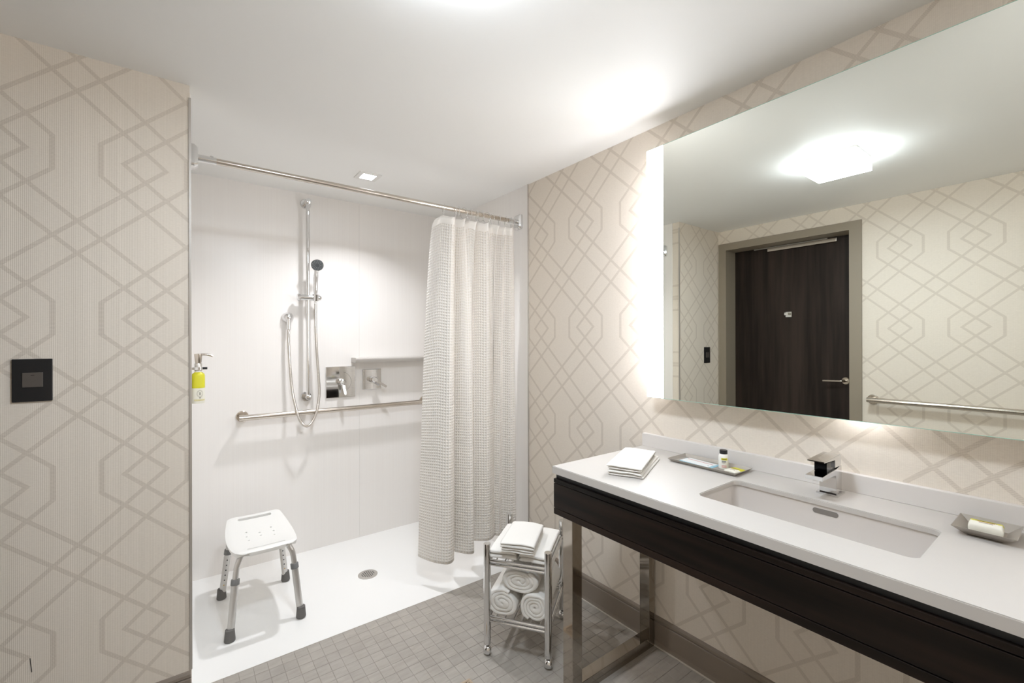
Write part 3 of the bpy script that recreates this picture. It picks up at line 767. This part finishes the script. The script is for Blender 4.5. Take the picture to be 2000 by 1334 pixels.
lathe('pump_collar', [(0, 0), (.0135, 0), (.0135, .03), (.012, .033), (0, .033)], (sx, sy, 1.207), M['steel'], ds)
pm = lathe('pump', [(0, 0), (.010, 0), (.012, .004), (.0145, .034), (.0145, .04), (0, .042)], (sx, sy, 1.24), M['nickel'], ds)
tube('spout', catmull([(sx+.008, sy, 1.277), (sx+.026, sy, 1.277), (sx+.04, sy, 1.274), (sx+.052, sy, 1.268)], 5), [.0048]*12+[.0042]*4, M['nickel'], pm, 10)
fa_ = math.atan2(-sy, -sx)+.25
for rr in (.0125, .0098):
    vs, fs = [], []
    for i in range(25):
        a2 = 2*PI*i/24
        for r2 in (rr, rr+.0011):
            w_ = r2*math.cos(a2)*.85/.0237; vs.append((sx+.0240*math.cos(fa_+w_), sy+.0240*math.sin(fa_+w_), 1.111+r2*math.sin(a2)*1.15))
    for i in range(24): fs.append((2*i, 2*i+1, 2*i+3, 2*i+2))
    link('crest_ring', vs, fs, M['crest'], ds)
wrap('crest_mark', sx, sy, .0239, 1.105, 1.117, fa_-.13, fa_+.13, pbr('crest_grey', (176, 172, 160), .6), ds)
wrap('crest_mark', sx, sy, .0239, 1.091, 1.095, fa_-.1, fa_+.1, M['ink'], ds)
wrap('label_band', sx, sy, .0239, 1.080, 1.0875, fa_-.9, fa_+.9, pbr('beige_band', (216, 206, 160), .5), ds)

# ------------------------------------------------------------------ curtain rod, rings, curtain
RY, RZ = 2.15, 2.06
rod = thing('curtain_rod', (.85, RY, RZ), 'chrome shower curtain rod spanning the shower opening', 'curtain rod')
RX1 = XV-.006
tube('rod', [(XS+.01, RY, RZ), (RX1-.01, RY, RZ)], .0125, M['nickel'], rod, 20)
for x, s in ((XS, 1), (RX1, -1)):
    bm = bmesh.new(); pr = rrect(RY-.033, RY+.033, RZ-.045, RZ+.045, .012, 4)
    a_ = [bm.verts.new((x, y, z)) for y, z in pr]; b_ = [bm.verts.new((x+s*.012, y, z)) for y, z in pr]
    c_ = [bm.verts.new((x+s*.024, RY+(y-RY)*.75, RZ+(z-RZ)*.8)) for y, z in pr]
    bm.faces.new(a_); bm.faces.new(c_)
    for p_, q_ in ((a_, b_), (b_, c_)):
        for i in range(len(pr)): bm.faces.new((p_[i], p_[(i+1) % len(pr)], q_[(i+1) % len(pr)], q_[i]))
    bmesh.ops.recalc_face_normals(bm, faces=bm.faces)
    frombm('end_bracket', bm, M['chrome'], rod, None, 30)
    tube('sleeve', [(x+s*.02, RY, RZ), (x+s*.085, RY, RZ)], .0145, M['chrome'], rod, 18)
    lathe('set_screw', [(0, 0), (.006, 0), (.006, .004), (0, .004)], (x+s*.07, RY, RZ+.0135), M['chrome'], rod, seg=12)
ringx = [1.147, 1.222, 1.241, 1.275, 1.314, 1.362, 1.386, 1.428, 1.468, 1.519, 1.566, 1.606]
ordn = ['leftmost', 'second', 'third', 'fourth', 'fifth', 'sixth', 'seventh', 'eighth', 'ninth', 'tenth', 'eleventh', 'rightmost']
rv, rf, _ = tubegeo([(0, .0235*math.cos(2*PI*k/28), -.010+.030*math.sin(2*PI*k/28)) for k in range(28)], .0015, 8, True)
rme = bpy.data.meshes.new('curtain_ring'); rme.from_pydata(rv, [], rf); rme.materials.append(M['chrome'])
for p in rme.polygons: p.use_smooth = True
for k, x in enumerate(ringx):
    o = bpy.data.objects.new('curtain_ring', rme); COL.objects.link(o); o.location = (x, RY, RZ); o.rotation_euler = (0, 0, random.uniform(-.5, .5))
    lab = 'thin chrome curtain ring on the rod, '+(ordn[k]+' of twelve' if k in (0, 11) else ordn[k]+' from the left')
    tag(o, lab, 'curtain ring', 'curtain rings on the shower rod')
# curtain: pleats hung from the rings, deeper towards the hem
topc = [(1.105, 2.165), (1.125, 2.155), (1.147, 2.150), (1.185, 2.125), (1.217, 2.145), (1.228, 2.172), (1.240, 2.165), (1.272, 2.138), (1.292, 2.170), (1.313, 2.155), (1.345, 2.135), (1.362, 2.160), (1.374, 2.178), (1.388, 2.160),
        (1.425, 2.138), (1.445, 2.168), (1.468, 2.152), (1.498, 2.132), (1.520, 2.158), (1.545, 2.138), (1.566, 2.152), (1.590, 2.135), (1.625, 2.152)]
hemc = [(1.045, 2.262), (1.062, 2.20), (1.090, 2.135), (1.135, 2.085), (1.185, 2.110), (1.197, 2.180), (1.212, 2.225), (1.245, 2.165), (1.285, 2.112), (1.318, 2.118), (1.322, 2.190), (1.335, 2.250), (1.375, 2.255), (1.42, 2.215),
        (1.47, 2.190), (1.53, 2.225), (1.548, 2.262), (1.520, 2.300), (1.520, 2.260), (1.545, 2.205), (1.58, 2.215), (1.61, 2.17), (1.648, 2.165)]
tc = catmull([(x, RY+(y-RY)*1.7, 0) for x, y in topc], 14); hc_ = catmull([(x, y, 0) for x, y in hemc], 14)
ncol = len(tc); nrow = 90; ZTOP, ZHEM = 2.018, .150
vs, fs, uv = [], [], []; acc = [0]
for i in range(1, ncol): acc.append(acc[-1]+(((hc_[i]-hc_[i-1]).length)))
for j in range(nrow+1):
    t = j/nrow; w_ = t**.5
    for i in range(ncol):
        p = tc[i].lerp(hc_[i], w_)
        nz = noise.noise(Vector((i*.05, t*3, 1.7)))*.010*math.sin(PI*min(1, t*1.2))
        zt = ZTOP
        if i < 28: zt -= .030*((28-i)/28)**1.3           # loose first corner drops
        else:
            xs = p.x; dmin = min(abs(tc[i].x-r_) for r_ in ringx); zt -= min(.012, dmin*.5)
        z = zt+(ZHEM-zt)*t
        vs.append((p.x+nz*.4, p.y+nz, z)); uv.append((acc[i], 1.87*(1-t)))
for j in range(nrow):
    for i in range(ncol-1): a = j*ncol+i; fs.append((a, a+1, a+ncol+1, a+ncol))
cu = link('shower_curtain', vs, fs, M['curtain'], None, True)
ul = cu.data.uv_layers.new(name='UVMap')
for lp in cu.data.loops: ul.data[lp.index].uv = uv[lp.vertex_index]
md = cu.modifiers.new('cloth_thickness', 'SOLIDIFY'); md.thickness = .0016
tag(cu, 'white waffle-weave shower curtain gathered at the right end of the rod', 'curtain')

# ------------------------------------------------------------------ shower stool
st = thing('shower_stool', (.32, 2.53, 0), 'white plastic shower stool on four aluminium legs in the shower', 'stool')
SCX, SCY, SL, SZ = .322, 2.55, .255, .378
def seatpt(s, t):
    w = .146*(1-.17*t*t); q = (abs(t)-.86)/.14
    if q > 0: w -= .034*(1-math.sqrt(max(0, 1-q*q)))
    x, y = s*w, t*SL
    z = SZ-.014+.030*t*t-.010*max(0, (abs(t)-.9)/.1)**2-.005*max(0, (abs(s)-.8)/.2)**2+.003*s*s
    return SCX+x, SCY+y, z
holes = [(-.055, .055), (.055, .055), (0, .02), (-.055, -.055), (.055, -.055), (0, -.02), (-.06, 0), (.06, 0)]
nu, nv = 96, 176; vs, fs, idx = [], [], {}
def cut(x, y):
    x -= SCX; y -= SCY
    for y0 in (-.206, .206):
        if math.hypot(max(0, abs(x)-.068), y-y0) < .0115: return True
    return any(math.hypot(x-hx_, y-hy__) < .0052 for hx_, hy__ in holes)
for j in range(nv+1):
    for i in range(nu+1): vs.append(seatpt(-1+2*i/nu, -1+2*j/nv))
for j in range(nv):
    for i in range(nu):
        c4 = [j*(nu+1)+i, j*(nu+1)+i+1, (j+1)*(nu+1)+i+1, (j+1)*(nu+1)+i]
        if cut(sum(vs[k][0] for k in c4)/4, sum(vs[k][1] for k in c4)/4): continue
        fs.append(tuple(c4))
used = sorted({k for f in fs for k in f}); rm = {k: n for n, k in enumerate(used)}
se = link('seat', [vs[k] for k in used], [tuple(rm[k] for k in f) for f in fs], M['plastic'], st)
bm = bmesh.new(); bm.from_mesh(se.data)
if sum(f.normal.z for f in bm.faces) < 0: bmesh.ops.reverse_faces(bm, faces=bm.faces)
bm.to_mesh(se.data); bm.free(); auto(se, 50)
md = se.modifiers.new('thickness', 'SOLIDIFY'); md.thickness = .021; md.offset = -1
md = se.modifiers.new('soft_edge', 'BEVEL'); md.width = .0045; md.segments = 2; md.limit_method = 'ANGLE'; md.angle_limit = math.radians(60)
for (fx, fy) in ((.175, 2.335), (.467, 2.335), (.170, 2.748), (.470, 2.745)):
    sxn = -1 if fx < SCX else 1; syn = -1 if fy < SCY else 1
    tx, ty = SCX+sxn*.103, SCY+syn*.165
    F = Vector((fx, fy, 0)); K = Vector((tx+sxn*.016, ty+syn*.012, .285)); dirv = (K-F).normalized()
    lg = tube('leg', catmull([(SCX+sxn*.012, SCY+syn*.02, .347), (SCX+sxn*.062, SCY+syn*.10, .347), (tx-sxn*.010, ty-syn*.016, .344), (tx+sxn*.006, ty+syn*.004, .322), K, K.lerp(F, .35)], 7), .0122, M['alu'], st, 16)
    tube('lower_tube', [F+dirv*.02, F+dirv*.245], .0152, M['alu'], lg, 18)
    lathe('collar', [(.0125, 0), (.0178, 0), (.0178, .022), (.0165, .024), (.0125, .024)], F+dirv*.232, M['collar'], lg, dirv)
    lathe('rubber_foot', [(0, 0), (.0215, 0), (.0222, .004), (.0185, .05), (.0158, .052), (0, .052)], F+Vector((0, 0, .0006)), M['rubber'], lg, (0, 0, 1))
    inward = Vector((SCX-fx, SCY-fy, 0)).normalized()
    inward = Vector((0, -1, 0)) if syn > 0 else Vector((0, 1, 0))
    for k in range(6):
        c = F+dirv*(.075+k*.026)+inward*.0148
        lathe('height_hole' if k else 'button', [(0, 0), (.0032, 0), (.0032, .0009), (0, .0009)], c, M['slot'] if k else M['brass'], lg, inward, 10)

# ------------------------------------------------------------------ towel cart
c0, c1, c2 = Vector((1.044, 1.574, 0)), Vector((1.196, 1.356, 0)), Vector((1.466, 1.561, 0))
CU = (c1-c0).normalized(); CVv = (c2-c1).normalized(); CW, CD = (c1-c0).length, (c2-c1).length
def cl2w(u, v, z): return c0+CU*u+CVv*v+Vector((0, 0, z))
ca_ = thing('towel_cart', cl2w(CW/2, CD/2, 0), 'chrome tube towel cart on casters beside the vanity', 'cart')
for u, v in ((0, 0), (CW, 0), (0, CD), (CW, CD)):
    lathe('post', [(0, 0), (.0135, 0), (.0155, .002), (.0155, .4235), (.0148, .426), (0, .426)], cl2w(u, v, .046), M['chrome'], ca_, seg=24)
    ct_ = lathe('caster', [(0, 0), (.006, 0), (.006, .011), (0, .011)], cl2w(u, v, .036), M['blackplas'], ca_, seg=16)
    wd = (CU*.6+CVv*.8).normalized()
    lathe('wheel', [(0, -.017), (.008, -.016), (.014, -.0125), (.0182, -.007), (.0198, -.002), (.0175, -.0015), (.0175, .0015), (.0198, .002), (.0182, .007), (.014, .0125), (.008, .016), (0, .017)], cl2w(u, v, .02), M['chrome'], ct_, wd, 24)
for zs in (.395, .155):
    for z in (zs+.008, zs-.008):
        for a_, b_ in (((0, 0), (CW, 0)), ((0, CD), (CW, CD)), ((0, 0), (0, CD)), ((CW, 0), (CW, CD))):
            tube('rail', [cl2w(*a_, z), cl2w(*b_, z)], .0066, M['chrome'], ca_, 12)
    for k in range(1, 7): tube('shelf_wire', [cl2w(CW*k/7, 0, zs+.006), cl2w(CW*k/7, CD, zs+.006)], .003, M['chrome'], ca_, 8)
def cxf(u0, v0, z0, rot=0.):
    cr, sr = math.cos(rot), math.sin(rot)
    return lambda p: cl2w(u0+p[0]*cr-p[1]*sr, v0+p[0]*sr+p[1]*cr, z0+p[2])
# folded towels on the upper shelf
ZU = .4095
folded('hand_towel', 'folded white towel at the left side of the cart top', 'towel', .128, .29, .040, 2, cxf(.067, .002, ZU), 'folded towels on the cart', 11, .002)
folded('hand_towel', 'folded white towel at the right side of the cart top, nearest the vanity', 'towel', .124, .29, .040, 2, cxf(.200, .003, ZU, -.01), 'folded towels on the cart', 17, .002)
folded('hand_towel', 'small folded white towel lying across the pair on the cart', 'towel', .140, .235, .021, 2, cxf(.135, -.012, ZU+.041, .03), 'folded towels on the cart', 23, .003)
folded('hand_towel', 'topmost small folded white towel on the cart stack', 'towel', .146, .240, .023, 2, cxf(.134, -.016, ZU+.0625, .03), 'folded towels on the cart', 29, .003)
# rolled towels on the lower shelf
def rolled(name, label, u0, z0, rw, rh, L, v0, turns, ph, seed, sgn=1):
    n = int(turns*40); outp, inp = [], []; r0 = .05
    th = (1-r0)/(turns+.5)
    for i in range(n+1):
        a = 2*PI*turns*i/n; r = r0+(1-r0-th)*i/n
        wob = 1+.05*noise.noise(Vector((math.cos(a)*1.2+seed, math.sin(a)*1.2, i*.01)))
        outp.append((a, (r+th*.99)*wob)); inp.append((a, (r if i > n/turns*.95 else .015)*wob))
    loop = [(a, r) for a, r in outp]+[(a, r) for a, r in reversed(inp)]
    m = len(loop); vs, fs = [], []; ks = 9; e = .012
    vlist = [0, .0025, .008, .03, .10, .2, L-.03, L-.008, L]
    for kk, v in enumerate(vlist):
        sh = {0: .55, 1: .85, 7: .85, 8: .55}.get(kk, 1.)
        for q, (a, r) in enumerate(loop):
            mid = (outp[q][1]+inp[q][1])/2 if q <= n else (outp[m-1-q][1]+inp[m-1-q][1])/2
            rr = mid+(r-mid)*sh
            x = rr*rw*math.cos(sgn*a+ph); z = rr*rh*math.sin(sgn*a+ph)
            nz = noise.noise(Vector((x*30+seed, v*25, z*30)))*.003
            push = .010*noise.noise(Vector((x*18+seed*2, z*18, 3.3))) if kk < 4 else 0
            vs.append(cl2w(u0+x+nz, v0+v+push, z0+z+nz))
    for kk in range(len(vlist)-1):
        for q in range(m): fs.append((kk*m+q, kk*m+(q+1) % m, (kk+1)*m+(q+1) % m, (kk+1)*m+q))
    for b_ in (0, (len(vlist)-1)*m):
        for i in range(n): fs.append((b_+i, b_+i+1, b_+m-2-i, b_+m-1-i))
    o = auto(link(name, vs, fs, M['terry']), 70); tag(o, label, 'towel', 'rolled towels on the cart'); return o
ZR = .1645
rolled('rolled_towel', 'rolled white bath towel at the lower left of the cart', .066, ZR+.061, .078, .061, .32, .006, 3.2, 2.4, 1, -1)
rolled('rolled_towel', 'rolled white bath towel at the lower right of the cart', .207, ZR+.064, .064, .064, .32, .006, 3.6, .4, 5, 1)
rolled('rolled_towel', 'rolled white bath towel resting on top of the two lower rolls', .138, ZR+.162, .088, .053, .32, .010, 3.3, -.9, 9, 1)
